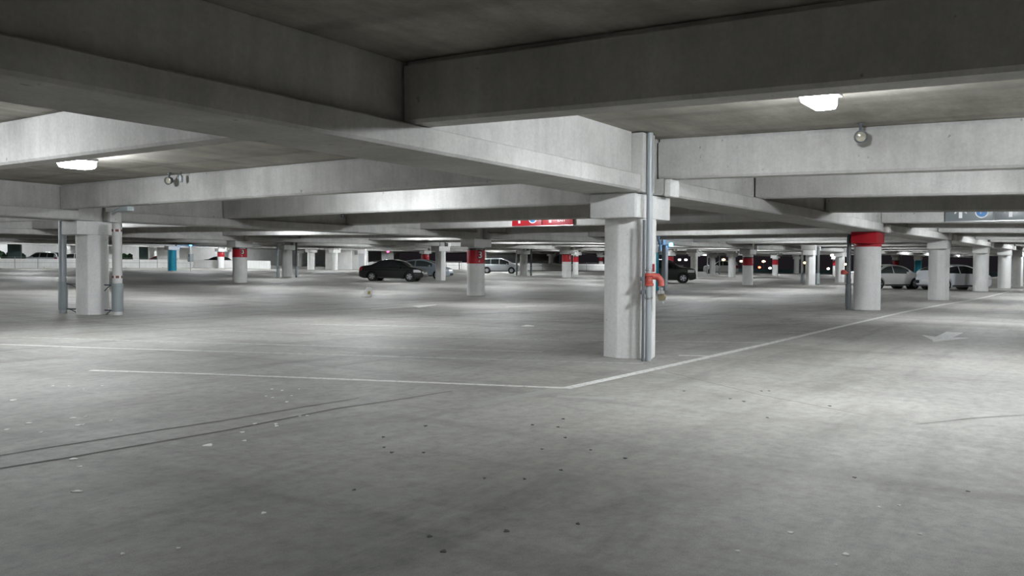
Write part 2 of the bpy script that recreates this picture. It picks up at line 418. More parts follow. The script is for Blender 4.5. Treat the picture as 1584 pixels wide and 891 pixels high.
# ------------------------------------------------------------------ painted markings and joints
def strip(name, pts, w, m, label, z=.003, group=None, cat='line'):
    vs, fs = [], []
    for i, p in enumerate(pts):
        p = Vector(p); d = (Vector(pts[min(i+1, len(pts)-1)])-Vector(pts[max(i-1, 0)])).normalized(); n = Vector((-d.y, d.x))
        for s in (-1, 1):
            q = p+n*(w/2*s); vs.append((q.x, q.y, fz(q.x, q.y)+z))
    for i in range(len(pts)-1): fs.append((2*i, 2*i+1, 2*i+3, 2*i+2))
    return tag(MB().add(vs, fs).build(name, m, None, 0), label, cat, group, 'structure')
strip('aisle_line_marking', [(8.52, 5.08), (10.67, 5.03), (15.55, 4.98), (22, 5.0), (28.79, 4.98), (34.8, 4.8), (39.5, 4.5), (46, 4.3), (58, 4.2)], .14, 'line_paint', 'long white painted line along the drive aisle, past the near column', .004)
strip('stall_line_marking', [(6.17, 10.98), (6.77, 9.66), (7.76, 7.15), (8.55, 5.1)], .11, 'line_paint', 'nearest white stall line, ending at the corner of the aisle line')
strip('stall_line_marking', [(7.18, 15.62), (7.91, 13.57), (8.53, 12.11)], .1, 'line_paint', 'white stall line left, second from the camera, crisp left half')
strip('stall_line_marking', [(8.53, 12.11), (10.81, 6.61), (11.33, 5.45)], .09, 'line_thin', 'faded stall line running to the foot of the near column')
strip('stall_line_marking', [(7.75, 16.86), (8.04, 16.83), (9.37, 13.41), (11.82, 7.5)], .1, 'line_thin', 'thin stall line that bends at its left end, behind the second line')
strip('stall_line_marking', [(12.68, 5.48), (12.9, 5.04)], .12, 'line_paint', 'short white stall line stub right of the near column foot')
strip('stall_line_marking', [(10.83, 16.35), (13.84, 8.47), (15.05, 6.39), (15.74, 5.04)], .11, 'line_thin', 'thin stall line passing behind the near column')
strip('stall_line_marking', [(13.74, 15.09), (16.07, 9.84), (17.88, 6.98), (18.56, 5.03)], .11, 'line_thin', 'thin stall line one stall behind the near column')
ST = [((20.0, 11.2), (21.9, 5.05)), ((22.4, 10.4), (24.7, 5.05)), ((26.0, 9.0), (27.4, 5.05)), ((17.8, 13.1), (19.1, 10.4)), ((20.2, 14.8), (21.5, 12.)), ((14.1, 18.1), (14.9, 16.)), ((13.6, 15.7), (15.2, 12.)),
      ((16.3, 15.7), (17.3, 13.8)), ((19.7, 15.7), (20.9, 13.4)), ((41.2, 27.5), (42.6, 23.1)), ((34.2, 23.5), (35.4, 20.1)), ((44.5, 30.), (46.2, 25.5)), ((30, 20.5), (31.3, 16.5)), ((33.5, 19.8), (34.9, 16)), ((37, 18.5), (38.5, 14.5)), ((28.5, 34.5), (30.2, 29.5)), ((24, 33), (25.8, 28)), ((19, 31), (21, 26)), ((14, 30), (16.2, 25)), ((35, 36), (36.8, 31)), ((9, 26), (11, 29.5))]
for a, b in ST: strip('stall_line_marking', [a, b], .11, 'line_thin', 'thin worn stall line among the rows further back', group='further stall lines')
strip('far_aisle_marking', [(9.0, 21.8), (9.94, 21.62), (11.08, 21.37), (12.1, 21.05)], .11, 'line_thin', 'pale line at the foot of the piped column')
strip('far_aisle_marking', [(14.68, 20.81), (18.56, 21.24)], .1, 'line_thin', 'pale line right of the piped column')
strip('far_aisle_marking', [(24, 21.1), (29.5, 21.3)], .1, 'line_thin', 'pale line at the foot of the column numbered 3')
strip('ghost_line_marking', [(6.96, 5.22), (8.37, 5.12)], .2, 'line_faint', 'faint worn continuation of the aisle line in the foreground')
strip('ghost_line_marking', [(7.95, 4.85), (8.2, 4.28)], .15, 'line_faint', 'faint pale smear below the corner of the aisle line')
strip('floor_joint', [(2.6, 6.7), (3.07, 6.7), (3.35, 6.7), (3.79, 6.66), (4.35, 6.63), (4.96, 6.56), (5.7, 6.54), (6.6, 6.5)], .022, 'crack', 'thin dark floor joint at the left, upper of two', cat='joint')
strip('floor_joint', [(2.5, 6.35), (2.88, 6.29), (3.3, 6.24), (3.85, 6.21), (4.65, 6.16), (5.24, 6.18), (5.99, 6.21), (6.7, 6.1), (7.59, 6.01)], .03, 'crack', 'thin dark floor joint at the left, lower of two', cat='joint')
strip('floor_joint', [(10.67, 4.79), (10.0, 3.9), (9.37, 3.05), (8.72, 1.83)], .018, 'crack', 'hairline crack right of the near column', cat='joint')
strip('floor_joint', [(8.5, 1.35), (9.2, .95), (9.76, .5)], .016, 'crack', 'short hairline crack at the right edge of the floor', cat='joint')
def flat(name, pts, m, label, cat, z=.004):
    return tag(MB().add([(x, y, fz(x, y)+z) for x, y in pts], [tuple(range(len(pts)))]).build(name, m, None, 0), label, cat, None, 'structure')
flat('arrow_marking', [(17.9, 2.58), (18.25, 2.64), (19.58, 3.05), (19.2, 2.72), (20.8, 2.74), (20.75, 2.40), (19.25, 2.41), (19.33, 2.12), (18.1, 2.50)], 'line_paint', 'white painted arrow on the aisle at the right, pointing towards the camera', 'arrow')
flat('arrow_marking', [(23.1, 18.98), (21.9, 18.99), (21.5, 18.75), (19.49, 18.72), (19.45, 18.6), (21.45, 18.6), (21.04, 18.05), (22.6, 18.66)], 'line_paint', 'white painted arrow on the left aisle in front of the black sedan', 'arrow')
flat('arrow_marking', [(23.2, 16.2), (24.6, 15.9), (24.5, 15.75), (23.15, 16.05)], 'line_paint', 'short white painted mark left of the near column', 'marking')

# ------------------------------------------------------------------ litter
def blob(x, y, r1, r2, m, name, label, group, h=.004):
    n = 12; ph = random.random()*6; R = Vector((.565, -.825)); F = Vector((.825, .565)); top = []
    for i in range(n):
        a = 2*PI*i/n; k = 1+.22*math.sin(3*a+ph)+.12*random.uniform(-1, 1)
        p = R*(r1*k*math.cos(a))+F*(r2*k*math.sin(a)); top.append((p.x, p.y))
    rings = [[(a, b, 0) for a, b in top], [(a*.95, b*.95, h) for a, b in top]]
    o = MB().loft(rings).build(name, m, None, 60); o.location = (x, y, fz(x, y)+.0005)
    return tag(o, label, 'spot', group)
W = [(4.2,7.77,.035,.033),(4.04,7.4,.025,.033),(4.3,7.74,.018,.028),(4.08,7.39,.014,.023),(4.33,7.37,.014,.023),(3.23,5.89,.014,.021),(5.04,5.97,.017,.027),(4.68,5.98,.019,.029),(4.47,5.68,.016,.025),(4.99,6.2,.017,.027),(2.38,3.96,.01,.014),(2.59,3.81,.01,.01),(5.49,6.17,.015,.024),(5.55,6.14,.015,.024),(3.83,7.83,.034,.035),(4.38,9.27,.026,.038),(5.15,9.96,.015,.023),(5.26,9.82,.015,.024),(5.23,9.44,.014,.023),(5.49,9.52,.015,.024),(3.69,7.34,.013,.021),(3.58,7.69,.019,.03),(6.48,7.75,.015,.023),(6.48,7.58,.014,.023),(6.1,7.39,.014,.022),(6.08,7.26,.014,.022),(6.66,7.5,.011,.018),(6.29,7.2,.014,.022),(5.97,6.91,.017,.027),(5.1,6.05,.014,.023),(5.45,1.06,.01,.015),(5.56,.97,.01,.015),(4.27,1.02,.008,.01)]
for a in W: blob(*a, 'gum_pale', 'gum_spot', 'pale flattened fleck on the floor among other pale flecks', 'pale floor flecks')
for a, l in (((3.33,6.16,.03,.032), 'white paper scrap on the lower floor joint at left'), ((2.87,5.27,.036,.02), 'long white paper scrap in the left foreground'), ((4.19,5.77,.035,.05), 'oval pale scrap below the lower floor joint'),
             ((3.24,3.95,.014,.02), 'lone white scrap in the centre-left foreground'), ((4.65,1.35,.016,.016), 'upper pale scrap in the right foreground'), ((4.19,1.48,.014,.015), 'leftmost pale scrap in the right foreground'), ((4.46,1.02,.018,.02), 'largest pale scrap in the right foreground'), ((5.03,.77,.013,.013), 'pale scrap near the right frame edge'), ((16.55, 10.9, .14, .2), 'white paper sheet on the floor left of the near column')):
    blob(*a, 'gum_pale', 'paper_scrap', l, None)
D = [(3.47,2.9,.017,.022),(3.33,2.69,.019,.025),(3.78,2.62,.017,.025),(4.12,2.37,.013,.02),(3.91,3.89,.014,.023),(5.24,4.88,.016,.026),(4.85,4.43,.017,.028),(4.99,4.23,.015,.024),(5.82,4.91,.02,.032),(4.95,4.6,.013,.019),(6.42,4.17,.017,.028),(6.47,3.93,.017,.028),(6.84,4.1,.018,.029),(6.11,3.64,.016,.026),(5.62,3.56,.013,.02),(5.82,3.24,.013,.02),(5.13,3.09,.016,.021),(4.63,3.39,.013,.019),(4.77,3.16,.013,.021),(5.72,2.89,.017,.027),(8.04,2.57,.015,.025),(8.85,3.08,.021,.031),(9.69,3.17,.019,.03),(9.09,2.26,.02,.03),(6.12,1.35,.016,.019),(6.17,.67,.015,.018),(9.16,3.89,.019,.03),(8.93,3.26,.018,.028),(9.75,3.1,.015,.024)]
for x, y, r1, r2 in D: blob(x, y, r1*.85, r2*.85, 'gum_dark', 'gum_spot', 'dark flattened gum spot on the grey floor', 'dark gum spots', .003)
def plastic_bag():
    t = thing('plastic_bag', 'crumpled white plastic bag standing on the floor in front of the black sedan', 'bag', (25.9, 25.1, fz(25.9, 25.1)), math.radians(-58))
    t.scale = (1.12, 1.12, 1.12)
    rings = []; rnd = random.Random(3)
    for k in range(9):
        h = k/8; w = .17*(1-.35*h)*(1+.12*math.sin(5*h)); d = .11*(1-.55*h); ring = []
        for i in range(20):
            a = 2*PI*i/20; q = 1+.10*rnd.uniform(-1, 1)+.07*math.sin(4*a+5*h)
            ring.append((w*q*math.cos(a)+.13*h, d*q*math.sin(a), .335*h+.015*rnd.uniform(0, 1)*(h > .05)-.02*math.cos(a)*h))
        rings.append(ring)
    MB().loft(rings).build('body', 'bag_white', t, 25)
    MB().tube([(.06, -.02, .31), (.12, 0, .36), (.19, 0, .33), (.2, .01, .28)], .012, 6).build('handle', 'bag_white', t)
    MB().add([(.08, -.112, .1), (.17, -.09, .1), (.19, -.085, .2), (.1, -.098, .22)], [(0, 1, 2, 3)]).build('print', 'bag_print', t, 0)
plastic_bag()

# ------------------------------------------------------------------ pipes and fittings
def standpipe():
    x, y = 11.64, 5.52; top = 3.385+zc(x, y)
    t = thing('standpipe', 'grey fire standpipe with a red valve on the right side of the near column', 'pipe', (0, 0, 0))
    MB().tube([(x, y, .004), (x, y, top)], .046, 16).build('pipe', 'pipe_grey', t)
    MB().tube([(11.56, 5.565, .004), (11.56, 5.565, 2.1)], .022, 10).build('conduit', 'pipe_dark', t)
    MB().tube([(11.95, 5.63, .004), (11.95, 5.63, 2.1)], .036, 12).build('rear_pipe', 'pipe_white', t)
    v = MB().lathe([(.05, 1.12), (.075, 1.125), (.075, 1.16), (.06, 1.17), (.06, 1.26), (.075, 1.27), (.075, 1.31), (.05, 1.315)], (x, y), 16)
    v.tube([(x+.03, y-.04, 1.27), (x+.08, y-.11, 1.26), (x+.1, y-.15, 1.2), (x+.1, y-.155, 1.12)], .05, 12)
    vv = v.build('valve', 'valve_red', t)
    MB().lathe([(.035, 0), (.052, .01), (.052, .05), (.03, .06), (.03, .1)], (0, 0), 14, 'z', (x+.1, y-.155, 1.0)).build('outlet', 'steel', vv)
    MB().lathe([(.02, -.02), (.06, -.02), (.06, .03), (.03, .04)], (0, 0), 14, 'x', (x+.11, y-.16, .96)).build('brass_cap', 'brass', vv)
    MB().tube([(x+.11, y-.17, .95), (x+.115, y-.19, .86)], .008, 6).build('chain', 'steel', vv)
    for z in (.93, 1.2, 1.345): MB().lathe([(.047, z), (.06, z+.004), (.06, z+.022), (.047, z+.026)], (x, y), 14).build('clamp', 'steel', t)
    for z in (1.0, 1.2): MB().box(11.5, 11.66, 5.56, 5.6, z, z+.06, .008).build('bracket', 'pipe_dark', t)
    a = math.radians(250)
    MB().box(11.925, 11.975, 5.582, 5.592, 1.33, 1.45).build('sticker', 'sign_red', t)
standpipe()
def side_pipe(x, y, label, r=.1, m='pipe_white', guard=(0., .85), gm='guard_grey', bands=(), top=None, toward=None, group=None, valve=None):
    z0 = fz(x, y); tp = (3.385+zc(x, y) if top is None else top+zc(x, y))-z0
    t = thing('wall_pipe', label, 'pipe', (x, y, z0+.002), 0, group)
    MB().tube([(0, 0, 0), (0, 0, tp)], r, 16).build('pipe', m, t)
    if guard:
        gl = r+.022
        MB().lathe([(r, .09), (gl, .1), (gl, guard[1]-.01), (r, guard[1])], (0, 0), 20).build('guard', gm, t)
    for z in bands:
        b = MB().lathe([(r, z), (r+.005, z+.001), (r+.005, z+.079), (r, z+.08)], (0, 0), 16).build('band', 'white', t)
        for q in range(6):
            a = 2*PI*q/6
            MB().add([((r+.007)*math.cos(a+s), (r+.007)*math.sin(a+s), z+h) for h in (.006, .074) for s in (-.33, -.11, .11, .33)], [(0, 1, 5, 4), (1, 2, 6, 5), (2, 3, 7, 6)]).build('band_mark', 'rust_band', b, 0)
    if toward:
        dx, dy = toward[0]-x, toward[1]-y; L = math.hypot(dx, dy); u = Vector((dx/L, dy/L, 0))
        for z in (.12, .8):
            s = u*(r+.03); e = u*(L-.42)
            MB().tube([(s.x, s.y, z), (e.x, e.y, z)], .018, 8).tube([tuple(s+(e-s)*f+Vector((0, 0, z-.16*(1-math.cos(f*PI/2))))) for f in (0, .3, .6, .9, 1.)], .014, 8).build('bracket', 'pipe_dark', t)
    if valve:
        MB().lathe([(.04, -.06), (.09, -.05), (.09, .05), (.05, .09)], (0, 0), 12, 'z', (valve[0], valve[1], 1.2)).tube([(0, 0, 1.2), (valve[0], valve[1], 1.2)], .05, 10).build('valve', 'valve_red', t)
    return t
C = (12.75, 22.55)
side_pipe(12.42, 23.45, 'grey pipe with a guard, left of the piped octagonal column', .1, 'pipe_grey', top=2.7, toward=C)
side_pipe(12.97, 21.72, 'white pipe with two rust-marked bands, right of the piped octagonal column', .125, 'pipe_white', bands=(.98, 2.22), top=2.45, toward=C)
side_pipe(29.1, 6.72, 'dark standpipe with red valve, left of the red-capped column', .07, 'pipe_dark', gm='pipe_dark', valve=(-.14, .12), top=2.44)
for (x, y), l, m in (((44.5, 52.5), 'left of the two tall pipes flanking a column left of the white room', 'pipe_grey'), ((45.7, 51.75), 'right of the two tall pipes flanking a column left of the white room', 'pipe_dark'),
                  ((63.15, 17.8), 'left of the two pipes flanking the column beyond the near girder', 'pipe_white'), ((63.1, 16.65), 'right of the two pipes flanking the column beyond the near girder', 'pipe_dark'),
                  ((71.4, 48.4), 'left pipe at the column by the silver minivan', 'pipe_grey'), ((71.7, 46.85), 'dark right pipe at the column by the silver minivan', 'pipe_dark'),
                  ((103.8, 41.1), 'left thin pipe in front of the white suv', 'pipe_grey'), ((105.6, 40.2), 'right thin pipe in front of the white suv', 'pipe_grey')):
    side_pipe(x, y, l, .085, m, top=2.7)
def ceiling_spot(x, y, label, double=False):
    z = 3.395+zc(x, y)
    t = thing('ceiling_spotlight', label, 'spotlight', (x, y, z-.002))
    MB().lathe([(.05, -.015), (.05, 0)], (0, 0), 14).tube([(0, 0, -.01), (0, 0, -.1)], .02, 8).build('mount', 'pipe_dark', t)
    d = Vector((-.9, -.3, -.25)).normalized()
    h = MB(); rings = []
    u = d.cross(Vector((0, 0, 1))).normalized(); w = d.cross(u)
    for s, r in ((-.09, .03), (-.07, .06), (.02, .085), (.06, .09), (.06, .075), (.04, .07)):
        rings.append([tuple(Vector((0, 0, -.17))+d*s+u*(r*math.cos(2*PI*i/18))+w*(r*math.sin(2*PI*i/18))) for i in range(18)])
    h.loft(rings).build('head', 'pipe_dark', t)
    rings = [[tuple(Vector((0, 0, -.17))+d*s+u*(r*math.cos(2*PI*i/18))+w*(r*math.sin(2*PI*i/18))) for i in range(18)] for s, r in ((.042, .068), (.055, .04), (.06, .01))]
    MB().loft(rings).build('lens', 'spot_lens', t)
    return t
ceiling_spot(12.05, 2.66, 'round ceiling spotlight in front of the pale beam, right of the right ceiling light')
ceiling_spot(11.35, 16.95, 'dark round spotlight under the slab right of the left ceiling light')
t = thing('ceiling_speaker', 'small grey cylinder hanging under the slab beside the dark spotlight', 'fixture', (11.4, 16.6, 3.393+zc(11.4, 16.6)))
MB().tube([(0, 0, 0), (0, 0, -.07)], .015, 8).build('stem', 'pipe_dark', t)
MB().lathe([(.03, -.22), (.045, -.2), (.045, -.09), (.03, -.07)], (0, 0), 14).build('body', 'pipe_grey', t)
t = thing('ceiling_junction_box', 'grey box and elbow under the beam beside the white banded pipe', 'box', (12.2, 20.3, 2.773+zc(12.2, 20.3)))
t.location = (11.78, 19.35, 2.772)
MB().box(-.08, .1, -.2, .2, -.13, 0, .03).build('body', 'guard_grey', t)
MB().tube([(0, .17, -.07), (.0, .4, -.1), (.1, .7, -.16)], .04, 10).build('elbow', 'pipe_grey', t)
t = thing('ceiling_camera', 'small dark camera under the concrete beam left of the black sedan', 'camera', (16.85, 17.2, 2.772))
MB().lathe([(.05, -.04), (.06, -.02), (.06, 0)], (0, 0), 14).build('mount', 'pipe_dark', t)
MB().lathe([(.005, -.11), (.04, -.1), (.055, -.06), (.055, -.04)], (0, 0), 14).build('dome', 'black', t)

# ------------------------------------------------------------------ overhead signs (hang on the camera side of a beam)
def sign(x, y0, y1, z0, z1, m, label, panels):
    t = thing('overhead_sign', label, 'sign', (x, (y0+y1)/2, z0))
    W_ = y0-y1; n = len(panels); w = W_/n; hh = z1-z0
    def put(mb, u, v): return MB().add([(-.0265+.0, -(u+px), v+pz) for px, py, pz in mb.v], mb.f)   # sign plane faces -x, reading direction is -y
    for i, items in enumerate(panels):
        u0 = -W_/2+i*w
        p = MB().box(-.025, 0, -(u0+w-.015), -(u0+.015), 0, hh, .003).build('panel', m, t)
        for kind, u in items:
            c = u0+u*w; v = hh*.52
            if kind == 'arrow':
                s = hh*.34
                a = MB().add([(-.055*s/.2, 0, -s), (.055*s/.2, 0, -s), (.055*s/.2, 0, s*.6), (-.055*s/.2, 0, s*.6)], [(0, 1, 2, 3)])
                a.add([(0, 0, s*1.05), (-s*.95, 0, s*.1), (-s*.95, 0, -s*.3), (0, 0, s*.6), (s*.95, 0, -s*.3), (s*.95, 0, s*.1)], [(0, 1, 2, 3), (0, 3, 4, 5)])
                put(a, c, v).build('arrow', 'white', p, 0)
            elif kind == 'P':
                for rr, mm, dx in ((.36*hh, 'white', 0.), (.3*hh, 'sign_blue', .001)):
                    d = MB().add([(0, 0, 0)]+[(rr*math.cos(2*PI*k/32), 0, rr*math.sin(2*PI*k/32)) for k in range(32)], [(0, 1+k, 1+(k+1) % 32) for k in range(32)])
                    o = put(d, c, v).build('parking_disc', mm, p, 0); o.location.x = -dx
                o = put(text_mb('P', .42*hh), c, v).build('letter', 'white', p, 0); o.location.x = -.002
            else:
                put(text_mb(kind, .3*hh), c, .33*hh).build('lettering', 'white', p, 0)
    MB().box(-.02, .0, -W_/2, W_/2, -.02, 0).build('frame', 'steel', t)
    return t
sign(25.9-.025, 17.75, 15.15, 2.80, 3.33, 'sign_red', 'red overhead sign with white arrows, a blue parking disc and the word exit', [[('arrow', .26), ('P', .7)], [('arrow', .27), ('EXIT', .63)]])
sign(28.67-.025, 3.88, .0, 2.775, 3.27, 'sign_grey', 'grey overhead sign with white arrows and a blue parking disc at the right', [[('arrow', .33), ('P', .76)], [('arrow', .33), ('P', .76)], [('arrow', .33)]])
sign(26.02, 31.9, 30.5, 2.93, 3.3, 'sign_red', 'sliver of a red sign under the girders above the column numbered 3 at the left', [[('arrow', .5)]])

# ------------------------------------------------------------------ emergency call posts
def call_post(x, y, label, second=True):
    z = fz(x, y)
    t = thing('emergency_post', label, 'post', (x, y, z+.002))
    MB().tube([(0, 0, 0), (0, 0, 2.62)], .075, 12).build('post', 'pipe_white', t)
    MB().box(-.2, .2, -.22, .22, .95, 1.75, .03).build('call_box', 'pipe_grey', t)
    MB().box(-.21, -.2, -.1, .1, 1.75-.3, 1.75-.05).build('panel', 'pipe_dark', t)
    MB().lathe([(.05, 2.6), (.14, 2.63), (.17, 2.72), (.14, 2.83), (.04, 2.87)], (0, 0), 16).build('lamp', 'blue_lamp', t)
    return t
call_post(53.4, 76.2, 'emergency post with blue lamp and grey box beside the left teal column')
t = thing('utility_post', 'grey square posts with white edge just right of the near column', 'post', (43.0, 19.3, .002))
MB().box(-.12, .12, .05, .29, 0, 2.45, .02).build('post', 'pipe_grey', t)
t2 = thing('emergency_post', 'grey post topped by a blue lamp just right of the near column', 'post', (43.4, 19.58, .002))
MB().box(-.1, .1, -.1, .1, 0, 2.38, .02).build('post', 'pipe_grey', t2)
MB().tube([(0, 0, 2.38), (.0, -.2, 2.44), (.0, -.29, 2.44)], .02, 8).build('arm', 'pipe_dark', t2)
MB().lathe([(.03, 2.4), (.09, 2.42), (.11, 2.5), (.09, 2.58), (.03, 2.61)], (0, -.3), 16).build('lamp', 'blue_lamp', t2)
t = thing('signal_lamp', 'red signal lamp on a thin black post by the aisle at the far right', 'signal', (68.2, 5.15, .002))
MB().tube([(0, 0, 0), (0, 0, 2.1)], .045, 10).build('post', 'trim_black', t)
MB().box(-.1, .1, -.09, .09, 1.0, 1.75, .02).build('head', 'trim_black', t)
MB().lathe([(.09, 0), (.08, -.04), (.02, -.07)], (0, 0), 14, 'x', (-.1, 0, 1.25)).build('lamp', 'red_lamp', t)
MB().lathe([(.05, 0), (.04, -.03), (.02, -.04)], (0, 0), 14, 'x', (-.1, 0, 1.6)).build('small_lamp', 'street_white', t)
t = thing('ceiling_exit_lamp', 'small red exit lamp hanging above the black sedan roof', 'lamp', (80.5, 74.2, 3.39+zc(80.5, 74.2)))
MB().tube([(0, 0, 0), (0, 0, -.95)], .02, 8).build('stem', 'pipe_dark', t)
MB().box(-.05, .05, -.16, .16, -1.12, -.95, .01).build('lamp', 'red_lamp', t)

# ------------------------------------------------------------------ perimeter walls, piers, room, fence
def wall(name, a, b, h, m, label, th=.25, z0=None, cat='wall'):
    a, b = Vector(a), Vector(b); d = (b-a).normalized(); n = Vector((-d.y, d.x))*(th/2)
    q = [a-n, b-n, b+n, a+n]; 
    vs = [(p.x, p.y, fz(p.x, p.y)-.01) for p in q]+[(p.x, p.y, fz(p.x, p.y)+h) for p in q]
    o = MB().add(vs, [(3, 2, 1, 0), (4, 5, 6, 7), (0, 1, 5, 4), (1, 2, 6, 5), (2, 3, 7, 6), (3, 0, 4, 7)]).build(name, m, None, 0)
    return tag(o, label, cat, None, 'structure')
wall('wall_left', (20, 94.4), (67.5, 96.0), 1.02, 'white_wall', 'low white barrier wall along the left edge of the parking floor')
wall('wall_back', (67.7, 96.0), (73.0, 87.5), 1.02, 'white_wall', 'low white barrier wall returning towards the white room')
wall('wall_rear', (83.0, 83.0), (100, 78.2), 1.02, 'white_wall', 'low white barrier wall right of the white room')
wall('wall_far', (100.2, 78.1), (131, 56), 1.02, 'white_wall', 'low white barrier wall behind the far columns')
wall('wall_right', (131.2, 56), (132.5, -12), .55, 'dark_teal', 'low dark parapet before the night opening')
wall('wall_outer', (15, 124), (138, 124), 3.35, 'white_wall', 'pale wall of the lit garage part beyond the barrier')
wall('wall_outer', (112, 84), (138, 84.), 3.35, 'white_wall', 'pale wall far behind the barrier, right of the white room')
for x, y in ((36, 110), (48, 112), (60, 110.5), (72, 112), (84, 111), (96, 108)):
    column(x, y, 'plain pale column in the lit garage part beyond the barrier', 'oct', .42, group='columns beyond the barrier')
# white room
t = thing('utility_room', 'white windowless room with a vented door side, behind the black sedan', 'room', (79.0, 81.4, fz(79, 81.4)), math.radians(-55.6))
MB().box(-1.75, 1.6, -.0, 3.2, .003, 2.72, .02).build('walls', 'white_wall', t)
MB().box(1.62, 3.3, .5, 3.0, .003, 2.72, .02).build('side_bay', 'concrete_column', t)
d = MB().box(2.5, 3.2, .46, .49, .003, 2.1).build('door', 'housing', t)
v = MB()
for q in range(6): v.box(1.95, 2.35, .46, .49, 1.95+q*.09, 2.0+q*.09)
v.build('vent', 'pipe_dark', t)
for (x, y), w, m, l in (((57.0, 96.6), .95, 'white_wall', 'white pier behind the left pipe of the piped column'), ((64.0, 96.9), 1.45, 'white_wall', 'broad white pier left of the teal column'),
                     ((67.9, 98.2), 1.2, 'white_wall', 'white pier right of the teal column'), ((45.9, 96.4), 1.25, 'pier_green', 'dark green pier at the far left'), ((61.5, 97.2), 1.0, 'pier_green', 'dark green pier left of the broad white pier'),
                     ((98.2, 80.2), 1.1, 'white_wall', 'white pier right of the silver car'), ((104.6, 77.0), .9, 'white_wall', 'white pier behind the silver minivan'), ((90.3, 83.4), 1.6, 'white_wall', 'white pier right of the exit lamp')):
    z = fz(x, y); o = MB().box(-w/2, w/2, -.3, .3, 0, 2.72 if m == 'white_wall' else 3.0, .02).build('wall_pier', m, None); o.location = (x, y, z+.002); o.rotation_euler = (0, 0, math.radians(-40))
    tag(o, l, 'pier')
def fence(a, b, n, label):
    a, b = Vector(a), Vector(b); t = thing('wire_fence', label, 'fence', (a.x, a.y, fz(a.x, a.y)+.002))
    P = [a+(b-a)*(i/n) for i in range(n+1)]; loc = lambda p, z: (p.x-a.x, p.y-a.y, fz(p.x, p.y)-fz(a.x, a.y)+z)
    for p in P:
        MB().tube([loc(p, 0), loc(p, 1.22)], .03, 6).build('post', 'wire', t)
    for z in (.62, 1.18): MB().tube([loc(p, z) for p in P], .016, 6).build('rail', 'wire', t)
    for i in range(n):
        if i % 2 == 0:
            p = P[i]+(P[i+1]-P[i])*.2; q = P[i]+(P[i+1]-P[i])*.45; r_ = Vector(((b-a).y, -(b-a).x)).normalized()*.8
            MB().tube([loc(p+r_*.4, .09), loc(q+r_*.2, .1)], .08, 8).build('wheel_stop', 'curb_white', t)
fence((28, 93.7), (66.5, 94.8), 16, 'thin wire fence in front of the left barrier wall')
fence((84.0, 81.6), (99.5, 77.2), 6, 'thin wire fence right of the white room')
fence((101, 76.4), (128, 56.8), 9, 'thin wire fence in front of the far barrier wall')
for x, y, w, h, l in ((46.6, 98.6, 2.2, 1.6, 'green hedge by the dark pier at the far left'), (60.0, 98.6, 1.2, 1.5, 'green bush beside the dark green pier')):
    mb = MB(); rnd = random.Random(int(x))
    for q in range(26):
        cx, cy, cz = rnd.uniform(-w/2, w/2), rnd.uniform(-.5, .5), rnd.uniform(.2, h)
        bm = bmesh.new(); bmesh.ops.create_icosphere(bm, subdivisions=2, radius=rnd.uniform(.22, .4))
        for v in bm.verts: v.co = v.co*(1+.25*rnd.uniform(-1, 1))+Vector((cx, cy, cz))
        mb.bm(bm)
    o = mb.build('hedge', 'hedge', None, 0); o.location = (x, y, fz(x, y)); tag(o, l, 'hedge', None, 'stuff')
# night outside
gm = MB().add([(140, -60, -3.2), (420, -60, -3.2), (420, 260, -3.2), (140, 260, -3.2)], [(0, 1, 2, 3)]).build('exterior_ground', 'night_ground', None, 0)
tag(gm, 'dark ground outside beyond the parapet', 'ground', None, 'structure')
NL = [(214.8, 75.9, 2.2, 'street_amber'), (218., 71.2, 2.2, 'street_amber'), (224., 62.5, 1.9, 'street_amber'), (229.8, 54., 1.6, 'street_amber'), (205.8, 89., 2.5, 'street_white'), (206.8, 87.7, 2.5, 'street_white'),
      (212.2, 79.7, 2.6, 'street_amber'), (243.9, 33.4, .95, 'street_amber'), (247.7, 27.8, .95, 'street_amber'), (219.6, 69.0, 2.0, 'street_amber'), (227.4, 57.5, .42, 'street_white'), (216.9, 71.9, .66, 'street_red'), (218.2, 69.6, .5, 'street_white')]
for x, y, z, m in NL:
    t = thing('street_lamp', 'tiny glowing street light in the dark beyond the parapet', 'street light', (x, y, -3.19), 0, 'distant street lights')
    MB().tube([(0, 0, 0), (0, 0, z+3.1)], .06, 6).build('pole', 'trim_black', t)
    r = .42 if m == 'street_amber' else .33
    MB().lathe([(.05, z+3.0), (r, z+3.1), (r, z+3.4), (.05, z+3.5)], (0, 0), 12).build('lamp_head', m, t)

